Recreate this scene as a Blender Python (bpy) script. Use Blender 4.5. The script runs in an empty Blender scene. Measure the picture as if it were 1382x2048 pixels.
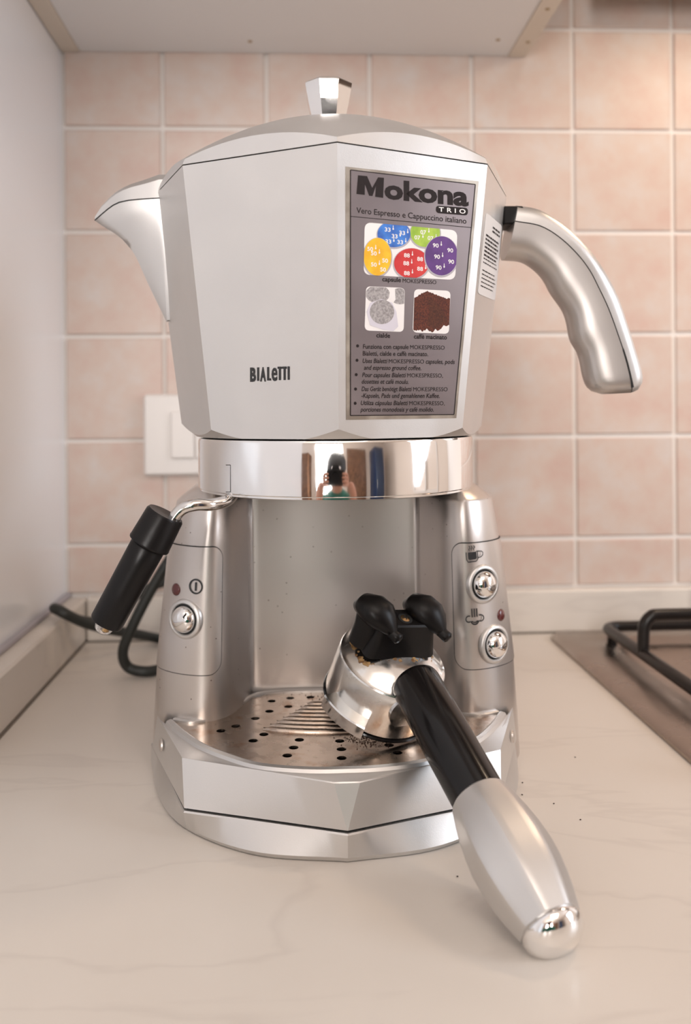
import bpy, bmesh, math, random
from mathutils import Vector, Matrix
random.seed(7)
C = bpy.context.scene.collection

# ------------------------------------------------------------------ camera
FPX = 1700.0; H = 0.225
YAW = math.radians(2.6); ROLL = math.radians(0.45)
CX = 588 + FPX*math.tan(YAW); CY = 822.0
Fv = Vector((math.sin(YAW), math.cos(YAW), 0)); R0 = Vector((math.cos(YAW), -math.sin(YAW), 0)); U0 = Vector((0, 0, 1))
Rv = R0*math.cos(ROLL) - U0*math.sin(ROLL); Uv = U0*math.cos(ROLL) + R0*math.sin(ROLL)
CAM = Vector((0, 0, H))
cam_d = bpy.data.cameras.new('camera'); cam = bpy.data.objects.new('camera', cam_d); C.objects.link(cam)
M4 = Matrix.Identity(4)
for i in range(3):
    M4[i][0] = Rv[i]; M4[i][1] = Uv[i]; M4[i][2] = -Fv[i]; M4[i][3] = CAM[i]
cam.matrix_world = M4
cam_d.sensor_fit = 'AUTO'; cam_d.sensor_width = 36; cam_d.lens = FPX/2048*36
cam_d.shift_x = (691-CX)/2048; cam_d.shift_y = (CY-1024)/2048
cam_d.clip_start = 0.01
cam_d.dof.use_dof = True; cam_d.dof.focus_distance = 0.455; cam_d.dof.aperture_fstop = 6.3
bpy.context.scene.camera = cam

# ------------------------------------------------------------------ light
vs = bpy.context.scene.view_settings
bpy.context.scene.display_settings.display_device = 'sRGB'
vs.view_transform = 'Standard'; vs.look = 'None'; vs.gamma = 1.0; vs.use_curve_mapping = False
vs.exposure = 0.06
w = bpy.data.worlds.new('daylight'); bpy.context.scene.world = w; w.use_nodes = True
w.node_tree.nodes['Background'].inputs[0].default_value = (0.93, 0.95, 1.0, 1)
w.node_tree.nodes['Background'].inputs[1].default_value = 1.0

def area(name, loc, target, sx, sy, power, col):
    l = bpy.data.lights.new(name, 'AREA'); l.shape = 'RECTANGLE'; l.size = sx; l.size_y = sy
    l.energy = power; l.color = col
    o = bpy.data.objects.new(name, l); C.objects.link(o)
    o.location = loc; o.rotation_euler = (Vector(target)-Vector(loc)).to_track_quat('-Z', 'Y').to_euler()
    return o
area('window_daylight', (2.15, -0.15, 0.70), (-0.2, 0.5, 0.2), 0.9, 1.2, 26, (0.78, 0.88, 1.0))
area('window_daylight', (-0.35, -2.3, 0.60), (0.0, 0.5, 0.2), 1.0, 1.3, 60, (1.0, 0.96, 0.93))
area('added_overhead_fill', (0.3, -0.7, 1.45), (0.3, -0.6, 0.0), 0.8, 0.8, 5, (1.0, 0.93, 0.86))  # added soft fill from overhead, no ceiling fixture is modelled
area('hood_lamp_light', (0.50, 0.60, 0.660), (0.50, 0.66, 0.0), 0.14, 0.04, 1.0, (1.0, 0.76, 0.55))

# ------------------------------------------------------------------ pixel helpers (read positions off the photo into world space)
def ray(px, py): return Fv + Rv*((px-CX)/FPX) - Uv*((py-CY)/FPX)
def PY(px, py, Y):
    r = ray(px, py); return CAM + r*(Y/r.y)
def PZ(px, py, Z):
    r = ray(px, py); return CAM + r*((Z-H)/r.z)
def PP(px, py, pt, n):
    r = ray(px, py); return CAM + r*((pt-CAM).dot(n)/r.dot(n))
def proj(p):
    q = p-CAM; d = q.dot(Fv); return CX+FPX*q.dot(Rv)/d, CY-FPX*q.dot(Uv)/d

# ------------------------------------------------------------------ materials
def mat(name, col, rough=0.5, metal=0.0, noise=None, bump=None, coat=0, emit=None, trans=0, spec=0.5, col2=None, rnoise=None):
    m = bpy.data.materials.new(name); m.use_nodes = True
    nt = m.node_tree; b = nt.nodes['Principled BSDF']
    b.inputs['Base Color'].default_value = (*col, 1); b.inputs['Roughness'].default_value = rough
    b.inputs['Metallic'].default_value = metal; b.inputs['Specular IOR Level'].default_value = spec
    if coat: b.inputs['Coat Weight'].default_value = coat; b.inputs['Coat Roughness'].default_value = 0.1
    if trans: b.inputs['Transmission Weight'].default_value = trans
    if emit: b.inputs['Emission Color'].default_value = (*emit[0], 1); b.inputs['Emission Strength'].default_value = emit[1]
    tc = nt.nodes.new('ShaderNodeTexCoord')
    if noise:                       # (scale, detail, lo, hi)
        n = nt.nodes.new('ShaderNodeTexNoise'); n.inputs['Scale'].default_value = noise[0]; n.inputs['Detail'].default_value = noise[1]
        nt.links.new(tc.outputs['Object'], n.inputs['Vector'])
        r = nt.nodes.new('ShaderNodeValToRGB'); r.color_ramp.elements[0].position = noise[2]; r.color_ramp.elements[1].position = noise[3]
        r.color_ramp.elements[0].color = (*col, 1); r.color_ramp.elements[1].color = (*(col2 or col), 1)
        nt.links.new(n.outputs['Fac'], r.inputs['Fac']); nt.links.new(r.outputs['Color'], b.inputs['Base Color'])
    if bump:                        # (scale, strength, distance)
        n = nt.nodes.new('ShaderNodeTexNoise'); n.inputs['Scale'].default_value = bump[0]; n.inputs['Detail'].default_value = 3
        nt.links.new(tc.outputs['Object'], n.inputs['Vector'])
        bp = nt.nodes.new('ShaderNodeBump'); bp.inputs['Strength'].default_value = bump[1]; bp.inputs['Distance'].default_value = bump[2]
        nt.links.new(n.outputs['Fac'], bp.inputs['Height']); nt.links.new(bp.outputs['Normal'], b.inputs['Normal'])
    if rnoise:                      # (scale, lo, hi)
        n = nt.nodes.new('ShaderNodeTexNoise'); n.inputs['Scale'].default_value = rnoise[0]; n.inputs['Detail'].default_value = 4
        nt.links.new(tc.outputs['Object'], n.inputs['Vector'])
        mr = nt.nodes.new('ShaderNodeMapRange'); mr.inputs['From Min'].default_value = .35; mr.inputs['From Max'].default_value = .65
        mr.inputs['To Min'].default_value = rnoise[1]; mr.inputs['To Max'].default_value = rnoise[2]
        nt.links.new(n.outputs['Fac'], mr.inputs['Value']); nt.links.new(mr.outputs['Result'], b.inputs['Roughness'])
    return m

SILVER = mat('satin_silver_paint', (0.68, 0.665, 0.65), 0.34, 0.85, bump=(1800, 0.06, 0.0005), rnoise=(30, .33, .42))
SILVER_D = mat('satin_silver_body', (0.63, 0.585, 0.555), 0.33, 0.85, bump=(1800, 0.06, 0.0005))
CHROME = mat('polished_chrome', (0.90, 0.89, 0.88), 0.045, 1.0, rnoise=(60, .03, .09))
ALU = mat('polished_aluminium', (0.80, 0.79, 0.77), 0.17, 1.0, bump=(90, .12, .001), rnoise=(70, .10, .28))
STEEL = mat('stained_steel_plate', (0.50, 0.415, 0.35), 0.20, 1.0, noise=(75, 7, .56, .78), col2=(0.34, 0.18, 0.09), rnoise=(120, .17, .32))
PIPE = mat('steel_pipe', (0.72, 0.70, 0.68), 0.12, 1.0)
BLACK = mat('black_plastic', (0.007, 0.006, 0.006), 0.32, 0, spec=.22, bump=(300, .08, .0004), rnoise=(60, .28, .42))
BLACKG = mat('glossy_black_plastic', (0.007, 0.006, 0.006), 0.15, 0, spec=.35)
DARK = mat('dark_gap', (0.012, 0.012, 0.012), 0.8)
INK = mat('black_ink', (0.02, 0.02, 0.022), 0.45)
INKM = mat('brown_black_ink', (0.022, 0.016, 0.016), 0.6, spec=.2)
WHITEI = mat('white_print', (0.86, 0.83, 0.82), 0.4)
LABEL = mat('white_paper_label', (0.80, 0.78, 0.77), 0.5)
FOIL = mat('brushed_grey_foil', (0.18, 0.150, 0.154), 0.36, 0.5, noise=(14, 2, .35, .7), col2=(0.28, .24, .245))
FOIL_E = mat('foil_edge', (0.28, 0.24, 0.20), 0.36, 0.6, noise=(60, 4, .4, .65), col2=(.46, .41, .35))
CLEAR = mat('clear_plastic', (0.92, 0.90, 0.87), 0.08, 0, trans=0.85)
CORD = mat('black_rubber', (0.016, 0.018, 0.016), 0.5)
MOULD = mat('white_switch_plastic', (0.78, 0.74, 0.71), 0.35)
LAMIN = mat('white_laminate', (0.80, 0.80, 0.80), 0.45)
LAMIN_E = mat('laminate_edge', (0.70, 0.63, 0.54), 0.5)
GLOSSW = mat('glossy_white_panel', (0.93, 0.95, 0.985), 0.22, 0, coat=.2)
HOBST = mat('brushed_steel', (0.39, 0.33, 0.29), 0.30, 1.0, rnoise=(40, .26, .38))
ENAMEL = mat('black_enamel', (0.012, 0.009, 0.008), 0.28, spec=.35)
GROUT = mat('grout', (0.80, 0.75, 0.71), 0.8)
REDL = mat('red_lens', (0.10, 0.012, 0.012), 0.15, coat=.5)
GREENL = mat('green_lens', (0.0, 0.20, 0.14), 0.15, coat=.5)
BRASS = mat('brass_screw', (0.55, 0.36, 0.18), 0.3, 1.0)
GRIME = mat('coffee_grime', (0.16, 0.075, 0.025), 0.45, noise=(300, 4, .4, .6), col2=(.45, .28, .12))
PLASTER = mat('room_plaster', (0.80, 0.71, 0.64), 0.8)
FLOORM = mat('floor_tiles', (0.40, 0.30, 0.22), 0.4)
WOOD = mat('brown_wood', (0.22, 0.10, 0.045), 0.4, noise=(12, 6, .3, .7), col2=(.10, .045, .02))
DARKW = mat('dark_cloth', (0.02, 0.022, 0.03), 0.8)
GREENC = mat('green_cloth', (0.01, 0.13, 0.09), 0.8)
SKIN = mat('skin', (0.55, 0.27, 0.18), 0.5)
GLASSL = mat('window_glass', (0.9, 0.95, 1.0), 0.05, 0, emit=((0.85, 0.92, 1.0), 2.0))

def speckle(m, scale, thr):
    nt = m.node_tree; b = nt.nodes['Principled BSDF']; tc = nt.nodes.new('ShaderNodeTexCoord')
    vo = nt.nodes.new('ShaderNodeTexVoronoi'); vo.inputs['Scale'].default_value = scale; nt.links.new(tc.outputs['Object'], vo.inputs['Vector'])
    sp = nt.nodes.new('ShaderNodeSeparateColor'); nt.links.new(vo.outputs['Color'], sp.inputs[0])
    m1 = nt.nodes.new('ShaderNodeMath'); m1.operation = 'LESS_THAN'; m1.inputs[1].default_value = thr; nt.links.new(vo.outputs['Distance'], m1.inputs[0])
    m2 = nt.nodes.new('ShaderNodeMath'); m2.operation = 'LESS_THAN'; m2.inputs[1].default_value = .07; nt.links.new(sp.outputs[0], m2.inputs[0])
    m3 = nt.nodes.new('ShaderNodeMath'); m3.operation = 'MULTIPLY'; nt.links.new(m1.outputs[0], m3.inputs[0]); nt.links.new(m2.outputs[0], m3.inputs[1])
    mx = nt.nodes.new('ShaderNodeMix'); mx.data_type = 'RGBA'; mx.inputs[6].default_value = b.inputs['Base Color'].default_value[:]; mx.inputs[7].default_value = (.10, .06, .04, 1)
    nt.links.new(m3.outputs[0], mx.inputs[0]); nt.links.new(mx.outputs[2], b.inputs['Base Color'])
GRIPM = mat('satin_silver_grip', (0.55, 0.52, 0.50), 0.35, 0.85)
speckle(SILVER_D, 330, .13)
def tile_mat():
    m = mat('pink_ceramic_tile', (0.6, 0.4, 0.3), 0.38)
    nt = m.node_tree; b = nt.nodes['Principled BSDF']
    tc = nt.nodes.new('ShaderNodeTexCoord'); oi = nt.nodes.new('ShaderNodeObjectInfo')
    ad = nt.nodes.new('ShaderNodeVectorMath'); ad.operation = 'ADD'
    sc = nt.nodes.new('ShaderNodeVectorMath'); sc.operation = 'SCALE'; sc.inputs[3].default_value = 7.0
    cb = nt.nodes.new('ShaderNodeCombineXYZ'); nt.links.new(oi.outputs['Random'], cb.inputs[0]); nt.links.new(oi.outputs['Random'], cb.inputs[2])
    nt.links.new(cb.outputs[0], sc.inputs[0]); nt.links.new(tc.outputs['Object'], ad.inputs[0]); nt.links.new(sc.outputs[0], ad.inputs[1])
    n = nt.nodes.new('ShaderNodeTexNoise'); n.inputs['Scale'].default_value = 22; n.inputs['Detail'].default_value = 7; n.inputs['Roughness'].default_value = .62
    nt.links.new(ad.outputs[0], n.inputs['Vector'])
    r = nt.nodes.new('ShaderNodeValToRGB'); e = r.color_ramp.elements
    e[0].position = .33; e[0].color = (0.60, 0.435, 0.375, 1); e[1].position = .68; e[1].color = (0.63, 0.56, 0.52, 1)
    k = e.new(.5); k.color = (0.62, 0.50, 0.435, 1)
    nt.links.new(n.outputs['Fac'], r.inputs['Fac']); nt.links.new(r.outputs['Color'], b.inputs['Base Color'])
    bp = nt.nodes.new('ShaderNodeBump'); bp.inputs['Strength'].default_value = .25; bp.inputs['Distance'].default_value = .001
    nt.links.new(n.outputs['Fac'], bp.inputs['Height']); nt.links.new(bp.outputs['Normal'], b.inputs['Normal'])
    return m
TILE = tile_mat()

def marble_mat(name, rough):
    m = mat(name, (0.7, 0.63, 0.56), rough)
    nt = m.node_tree; b = nt.nodes['Principled BSDF']
    tc = nt.nodes.new('ShaderNodeTexCoord')
    mp = nt.nodes.new('ShaderNodeMapping'); mp.inputs['Scale'].default_value = (2.2, 7.5, 7.5); mp.inputs['Rotation'].default_value = (0, 0, -.10)
    nt.links.new(tc.outputs['Object'], mp.inputs[0])
    n = nt.nodes.new('ShaderNodeTexNoise'); n.inputs['Scale'].default_value = 1.6; n.inputs['Detail'].default_value = 5; n.inputs['Distortion'].default_value = .6
    nt.links.new(mp.outputs[0], n.inputs['Vector'])
    r = nt.nodes.new('ShaderNodeValToRGB'); e = r.color_ramp.elements
    base = (0.74, 0.685, 0.625, 1); vein = (0.69, 0.635, 0.58, 1)
    e[0].position = .0; e[0].color = base; e[1].position = 1; e[1].color = base
    for p_, c_ in ((.478, base), (.5, vein), (.515, base)):
        k = e.new(p_); k.color = c_
    n2 = nt.nodes.new('ShaderNodeTexNoise'); n2.inputs['Scale'].default_value = 5; n2.inputs['Detail'].default_value = 4
    nt.links.new(tc.outputs['Object'], n2.inputs['Vector'])
    r2 = nt.nodes.new('ShaderNodeValToRGB'); r2.color_ramp.elements[0].position = .35; r2.color_ramp.elements[1].position = .7
    r2.color_ramp.elements[0].color = (.94, .93, .92, 1); r2.color_ramp.elements[1].color = (1, 1, 1, 1)
    mx = nt.nodes.new('ShaderNodeMix'); mx.data_type = 'RGBA'; mx.blend_type = 'MULTIPLY'; mx.inputs[0].default_value = 1
    nt.links.new(n.outputs['Fac'], r.inputs['Fac']); nt.links.new(n2.outputs['Fac'], r2.inputs['Fac'])
    nt.links.new(r.outputs[0], mx.inputs[6]); nt.links.new(r2.outputs[0], mx.inputs[7]); nt.links.new(mx.outputs[2], b.inputs['Base Color'])
    return m
MARBLE = marble_mat('marble_laminate', 0.34)

# ------------------------------------------------------------------ mesh helpers
def link(name, me, m, parent=None):
    o = bpy.data.objects.new(name, me); C.objects.link(o)
    if me.materials is not None and len(me.materials) == 0: me.materials.append(m)
    if parent is not None:
        o.parent = parent
        if parent.parent is None: o.matrix_parent_inverse = Matrix.Translation(-parent.location)
    return o
def mk(name, vf, m, parent=None, smooth=None):
    v, f = vf
    me = bpy.data.meshes.new(name); me.from_pydata([tuple(p) for p in v], [], f); me.update()
    bm = bmesh.new(); bm.from_mesh(me); bmesh.ops.remove_doubles(bm, verts=bm.verts, dist=2e-6)
    bmesh.ops.recalc_face_normals(bm, faces=bm.faces); bm.to_mesh(me); bm.free()
    o = link(name, me, m, parent)
    if smooth is not None:
        for p in me.polygons: p.use_smooth = True
        me.set_sharp_from_angle(angle=math.radians(smooth))
    return o
def join(*vfs):
    V = []; F = []
    for v, f in vfs:
        k = len(V); V += list(v); F += [tuple(i+k for i in q) for q in f]
    return V, F
def loft(rings, closed=True, cap0=True, cap1=True, loop=False):
    n = len(rings[0]); V = [Vector(p) for r in rings for p in r]; F = []
    m = len(rings)
    for i in range(m if loop else m-1):
        a = i*n; b = ((i+1) % m)*n
        for j in range(n if closed else n-1):
            k = (j+1) % n; F.append((a+j, a+k, b+k, b+j))
    if closed and not loop:
        if cap0: F.append(tuple(range(n-1, -1, -1)))
        if cap1: F.append(tuple(range((m-1)*n, m*n)))
    return V, F
def grid(rows): return loft(rows, closed=False)
def box(x0, x1, y0, y1, z0, z1, b=0.0):
    def rr(z, d): return [(x0+d, y0+d, z), (x1-d, y0+d, z), (x1-d, y1-d, z), (x0+d, y1-d, z)]
    if b <= 0: return loft([rr(z0, 0), rr(z1, 0)])
    def r8(z, d):
        e = b
        return [(x0+e, y0+d, z), (x1-e, y0+d, z), (x1-d, y0+e, z), (x1-d, y1-e, z), (x1-e, y1-d, z), (x0+e, y1-d, z), (x0+d, y1-e, z), (x0+d, y0+e, z)]
    return loft([r8(z0, b), r8(z0+b, 0), r8(z1-b, 0), r8(z1, b)])
def frame_of(d):
    d = d.normalized(); a = Vector((0, 0, 1)) if abs(d.z) < .9 else Vector((1, 0, 0))
    e = d.cross(a).normalized(); return e, e.cross(d).normalized()
def tube(path, rad, seg=16, cap=True):
    path = [Vector(p) for p in path]; n = len(path)
    if not isinstance(rad, (list, tuple)): rad = [rad]*n
    rings = []; pe = None
    for i, p in enumerate(path):
        t = (path[min(i+1, n-1)]-path[max(i-1, 0)]).normalized()
        if pe is None: e, g = frame_of(t)
        else:
            e = (pe - t*pe.dot(t)).normalized(); g = e.cross(t)
        pe = e
        rings.append([p+(e*math.cos(2*math.pi*k/seg)+g*math.sin(2*math.pi*k/seg))*rad[i] for k in range(seg)])
    return loft(rings, True, cap, cap)
def lathe(o, ax, prof, seg=48, ref=None, phase=0.0):
    ax = ax.normalized()
    if ref is None: e, g = frame_of(ax)
    else: e = (ref-ax*ref.dot(ax)).normalized(); g = ax.cross(e)
    rings = [[o+ax*h+(e*math.cos(2*math.pi*k/seg+phase)+g*math.sin(2*math.pi*k/seg+phase))*max(r, 1e-5) for k in range(seg)] for r, h in prof]
    return loft(rings)
def catmull(pts, n):
    pts = [Vector(p) for p in pts]; out = []
    P_ = [pts[0]*2-pts[1]]+pts+[pts[-1]*2-pts[-2]]
    for i in range(1, len(P_)-2):
        for k in range(n):
            t = k/n; a, b, c, d = P_[i-1:i+3]
            out.append(.5*((2*b)+(c-a)*t+(2*a-5*b+4*c-d)*t*t+(3*b-a-3*c+d)*t**3))
    out.append(pts[-1]); return out
def resample(pts, n):
    pts = [Vector(p) for p in pts]; L = [0]
    for a, b in zip(pts, pts[1:]): L.append(L[-1]+(b-a).length)
    out = []
    for k in range(n):
        s = L[-1]*k/(n-1); i = 0
        while i < len(L)-2 and L[i+1] < s: i += 1
        t = (s-L[i])/max(L[i+1]-L[i], 1e-12); out.append(pts[i].lerp(pts[i+1], min(t, 1)))
    return out
def extrude_poly(poly, off):     # flat polygon with thickness off (vector)
    a = [Vector(p) for p in poly]; return loft([a, [p+off for p in a]])
def thing(name, label, cat, loc, group=None):
    o = bpy.data.objects.new(name, None); o.empty_display_size = .02; C.objects.link(o); o.location = loc
    o['label'] = label; o['category'] = cat
    if group: o['group'] = group
    return o
def tag(o, label, cat, group=None):
    o['label'] = label; o['category'] = cat
    if group: o['group'] = group
    return o
def struct(o): o['kind'] = 'structure'; return o

# ------------------------------------------------------------------ the setting
W = 0.8556; S = FPX/W                     # wall plane
XL = -0.228                              # left panel
CT = 0.038                               # worktop thickness
UP = 0.0433; UPT = 0.0126
wb = struct(mk('wall_back', box(XL-.9, 2.2, W+.001, W+.1, -.9, 1.6), GROUT))
xs = [XL+.001] + [-.1288+.1037*i for i in range(9)]
zs = [UP+.001] + [.225-(1083-822)/S+.1037*j for j in range(7)]
g = .0042
def tile_mesh(wd, ht):
    d = .0010; t = .0030
    return loft([[(-wd/2, 0, -ht/2), (wd/2, 0, -ht/2), (wd/2, 0, ht/2), (-wd/2, 0, ht/2)],
                 [(-wd/2, -t+.001, -ht/2), (wd/2, -t+.001, -ht/2), (wd/2, -t+.001, ht/2), (-wd/2, -t+.001, ht/2)],
                 [(-wd/2+d, -t, -ht/2+d), (wd/2-d, -t, -ht/2+d), (wd/2-d, -t, ht/2-d), (-wd/2+d, -t, ht/2-d)]])
cache = {}
for i in range(len(xs)-1):
    for j in range(len(zs)-1):
        wd = xs[i+1]-xs[i]-g; ht = zs[j+1]-zs[j]-g
        key = (round(wd, 3), round(ht, 3))
        if key not in cache: cache[key] = mk('tile', tile_mesh(wd, ht), TILE, wb); o = cache[key]
        else:
            o = cache[key].copy(); C.objects.link(o)
        o.location = ((xs[i]+xs[i+1])/2, W+.0012, (zs[j]+zs[j+1])/2+random.uniform(-.0003, .0003))
        o.rotation_euler = (random.uniform(-.004, .004), 0, random.uniform(-.004, .004))
struct(mk('wall_left', box(XL-.6, XL, .03, W+.003, -.9, 1.55), GLOSSW))
struct(mk('floor', box(-1.8, 2.3, -2.5, W+.1, -.95, -.9), FLOORM))
struct(mk('ceiling', box(-1.8, 2.3, -2.5, W+.1, 1.55, 1.6), PLASTER))
struct(mk('wall_front', box(-1.8, 2.3, -2.5, -2.42, -.9, 1.55), PLASTER))
struct(mk('wall_right', box(2.2, 2.3, -2.42, W, -.9, 1.55), PLASTER))
# worktop and its upstands
ct = mk('worktop', box(XL, 1.2, .225, W+.003, -CT, 0, .003), MARBLE)
tag(ct, 'pale marbled laminate kitchen worktop under the coffee machine', 'worktop')
struct(mk('trim_1', box(XL+.023, 1.2, W-UPT, W+.002, 0.0002, UP, .002), MARBLE))
struct(mk('trim_2', box(XL+.0002, XL+.022, .23, W-.0005, .0002, UP-.001, .002), MARBLE))
# dark joint lines of the upstands
struct(mk('trim_3', join(box(XL+.022, XL+.0235, .235, W-UPT-.001, .0001, .0012), box(XL+.0235, 1.1, W-UPT-.0012, W-UPT-.0001, .0001, .0012)), mat('grey_sealant', (.20, .17, .14), .6)))
struct(mk('trim_4', box(XL+.0002, XL+.006, .235, W-.0005, UP-.001, UP+.0035, .001), mat('lilac_grey_strip', (.38, .36, .40), .3)))

# base cabinet under the worktop
bc = thing('base_cabinet', 'plain white base cabinet carrying the worktop', 'cabinet', (.4, .55, -.9))
mk('carcass', box(XL+.001, 1.19, .27, W, -.9, -CT-.0005), LAMIN, bc)

# upper cabinet
cz = .225+(822-112)/S
xr = PY(1050, 112, W-.002).x
uc = thing('wall_cabinet', 'white wall cabinet with pale underside above the coffee machine', 'cabinet', ((XL+xr)/2, W-.17, cz))
mk('bottom_panel', box(XL+.019, xr-.0185, .505, W-.003, cz+.0012, cz+.018), LAMIN, uc)
mk('side_panel', box(XL+.0008, XL+.0185, .505, W-.003, cz, cz+.7, .0006), LAMIN_E, uc)
mk('side_panel', box(xr-.018, xr, .505, W-.003, cz, cz+.7, .0006), LAMIN_E, uc)
mk('door', box(XL+.0008, xr, .485, .504, cz-.002, cz+.7, .001), LAMIN, uc)
mk('back_panel', box(XL+.019, xr-.0185, W-.02, W-.01, cz+.019, cz+.69), LAMIN, uc)
for (px, py) in ((1095, 18), (996, 82), (1056, 84), (500, 85)):
    q = PZ(px, py, cz)
    mk('fixing_mark', lathe(Vector((q.x, q.y, cz+.0013 if q.x < xr-.02 else cz+.0001)), Vector((0, 0, -1)), [(0, 0), (.0022, 0), (.0020, .0006), (0, .0007)], 12), mat('brown_mark', (.36, .25, .12), .5), uc)

# extractor hood over the hob (just above the frame)
hd = thing('extractor_hood', 'steel extractor hood with a warm lamp above the hob', 'extractor hood', (.55, .62, .68))
hx0, hx1, hy0, hy1 = xr+.06, .95, .40, .79
mk('canopy', join(box(hx0, hx1, hy1-.008, hy1, .6255, .74), box(hx0, hx1, hy0, hy0+.008, .6255, .74), box(hx0, hx0+.008, hy0+.008, hy1-.008, .6255, .74), box(hx1-.008, hx1, hy0+.008, hy1-.008, .6255, .74),
    loft([[(hx0+.008, hy0+.008, .70), (hx1-.008, hy0+.008, .70), (hx1-.008, hy1-.008, .70), (hx0+.008, hy1-.008, .70)], [(hx0, hy0, .74), (hx1, hy0, .74), (hx1, hy1, .74), (hx0, hy1, .74)], [(.42, .55, .88), (.80, .55, .88), (.80, hy1, .88), (.42, hy1, .88)]])), HOBST, hd)
mk('duct', box(.45, .77, .58, W-.004, .8805, 1.5), HOBST, hd)

# wall switch
sw0 = PY(290, 951, W-.003); sw1 = PY(290, 789, W-.003)
st = thing('wall_switch', 'white rectangular wall switch on the pink tiles behind the pot', 'switch', (sw0.x+.06, W, (sw0.z+sw1.z)/2))
mk('cover_plate', box(sw0.x, sw0.x+.118, W-.0105, W-.0021, sw0.z, sw1.z, .0025), MOULD, st)
b0 = PY(343, 917, W-.01); b1 = PY(343, 823, W-.01)
for k in range(3): mk('rocker', box(b0.x+.0235*k, b0.x+.0228+.0235*k, W-.0135, W-.0106, b0.z, b1.z, .0012), MOULD, st)

# ------------------------------------------------------------------ hob
HX = .2485; HB = .832
hob = thing('gas_hob', 'brushed steel gas hob with black pan supports at the right edge', 'hob', (.5, .6, 0))
def rrect(x0, x1, y0, y1, r, z, n=6):
    out = []
    for cx, cy, a in ((x1-r, y1-r, 0), (x0+r, y1-r, 90), (x0+r, y0+r, 180), (x1-r, y0+r, 270)):
        for k in range(n+1):
            t = math.radians(a+90*k/n); out.append((cx+r*math.cos(t), cy+r*math.sin(t), z))
    return out
mk('hob_plate', loft([rrect(HX, .83, .33, HB, .016, .0003), rrect(HX, .83, .33, HB, .016, .003), rrect(HX+.004, .826, .334, HB-.004, .013, .0062),
                      rrect(HX+.042, .79, .37, HB-.030, .012, .0060), rrect(HX+.047, .785, .375, HB-.035, .010, .0028)]), HOBST, hob, 40)
def grate(x0, x1, y0, y1):
    zr = .019
    rod = mk('pan_support', tube([Vector(p) for p in rrect(x0, x1, y0, y1, .014, zr, 5)]+[Vector(rrect(x0, x1, y0, y1, .014, zr, 5)[0])], .0050, 12), ENAMEL, hob, 50)
    for (xa, ya, dx, dy) in ((x0, (y0+y1)/2+.012, 1, 0), (x1, (y0+y1)/2, -1, 0), ((x0+x1)/2, y0, 0, 1), ((x0+x1)/2, y1, 0, -1)):
        pts = [(xa, ya, zr), (xa+dx*.0005, ya+dy*.0005, zr+.018), (xa+dx*.002, ya+dy*.002, zr+.026), (xa+dx*.007, ya+dy*.007, zr+.0315), (xa+dx*.015, ya+dy*.015, zr+.033), (xa+dx*.065, ya+dy*.065, zr+.033)]
        mk('support_finger', tube(catmull(pts, 5), .0050, 12), ENAMEL, hob, 50)
    for (xa, ya) in ((x0+.006, y0+.006), (x1-.006, y0+.006), (x0+.006, y1-.006), (x1-.006, y1-.006)):
        mk('rubber_foot', tube([(xa, ya, .0027), (xa, ya, zr)], .0045, 10), ENAMEL, hob, 50)
    cx, cy = (x0+x1)/2, (y0+y1)/2
    mk('burner', lathe(Vector((cx, cy, .0028)), Vector((0, 0, 1)), [(0, 0), (.045, 0), (.045, .004), (.036, .008), (.036, .014), (0, .014)], 40), HOBST, hob, 40)
    mk('burner_cap', lathe(Vector((cx, cy, .017)), Vector((0, 0, 1)), [(0, 0), (.038, 0), (.040, .003), (.037, .006), (0, .007)], 40), ENAMEL, hob, 40)
grate(.291, .50, .585, .792)
grate(.291, .50, .375, .580)

# ------------------------------------------------------------------ espresso machine
XC = .0250; YC = .520
em = thing('espresso_machine', 'silver espresso machine shaped like an octagonal moka pot on a drip tray', 'coffee machine', (XC, .55, 0))

# octagonal pot
YAWP = math.radians(-1.6)
OCT = [(0, -.107), (.081, -.069), (.1065, 0), (.081, .069), (0, .1), (-.081, .069), (-.1105, 0), (-.081, -.069)]
def rotp(x, y): return (x*math.cos(YAWP)-y*math.sin(YAWP), x*math.sin(YAWP)+y*math.cos(YAWP))
ZB, ZT = .2105, .3555
SB = .845
def sc(z): return SB+(1-SB)*(z-.2159)/(ZT-.2159)
NF = 20
thetas = []
for i in range(8):
    a = Vector(OCT[i]).to_2d(); b = Vector(OCT[(i+1) % 8]).to_2d()
    for k in range(NF): thetas.append(a.lerp(b, k/NF))
def potp(v, s, z):
    x, y = rotp(v.x*s, v.y*s); return Vector((XC+x, YC+y, z))
rows = [[], [], [], []]
for v in thetas:
    r = v.length; rc = lambda z: .0835+(z-ZB)*1.33
    zz = ZB
    while zz < .2159+.004 and r*sc(zz) > rc(zz): zz += .00005
    s0 = min(r*sc(ZB), .0835)/r
    rows[0].append(potp(v, s0, ZB)); rows[1].append(potp(v, sc(zz), zz+1e-5)); rows[2].append(potp(v, sc((zz+ZT)/2), (zz+ZT)/2)); rows[3].append(potp(v, 1, ZT))
ins = [potp(v, .985, ZT) for v in thetas]; ins2 = [potp(v, .985, ZT-.003) for v in thetas]
pot = mk('pot_body', loft(rows+[ins, ins2]), SILVER, em, 20)
mk('lid_gap', loft([[potp(v, .987, ZT-.002) for v in thetas], [potp(v, .987, ZT+.0025) for v in thetas]]), DARK, em)
# lid
lr = [[potp(v, 1.0, ZT+.0007) for v in thetas], []]
def dome(r): return .3985-3.55*r*r
for v in thetas: lr[1].append(potp(v, 1.0-.012, dome(v.length*.988)))
for k in range(1, 13):
    q = 1-k/12.5
    lr.append([potp(v, q, dome(v.length*q)) for v in thetas])
lid = mk('lid', loft(lr), SILVER, em, 12)
for p in lid.data.polygons: p.use_smooth = True
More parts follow.
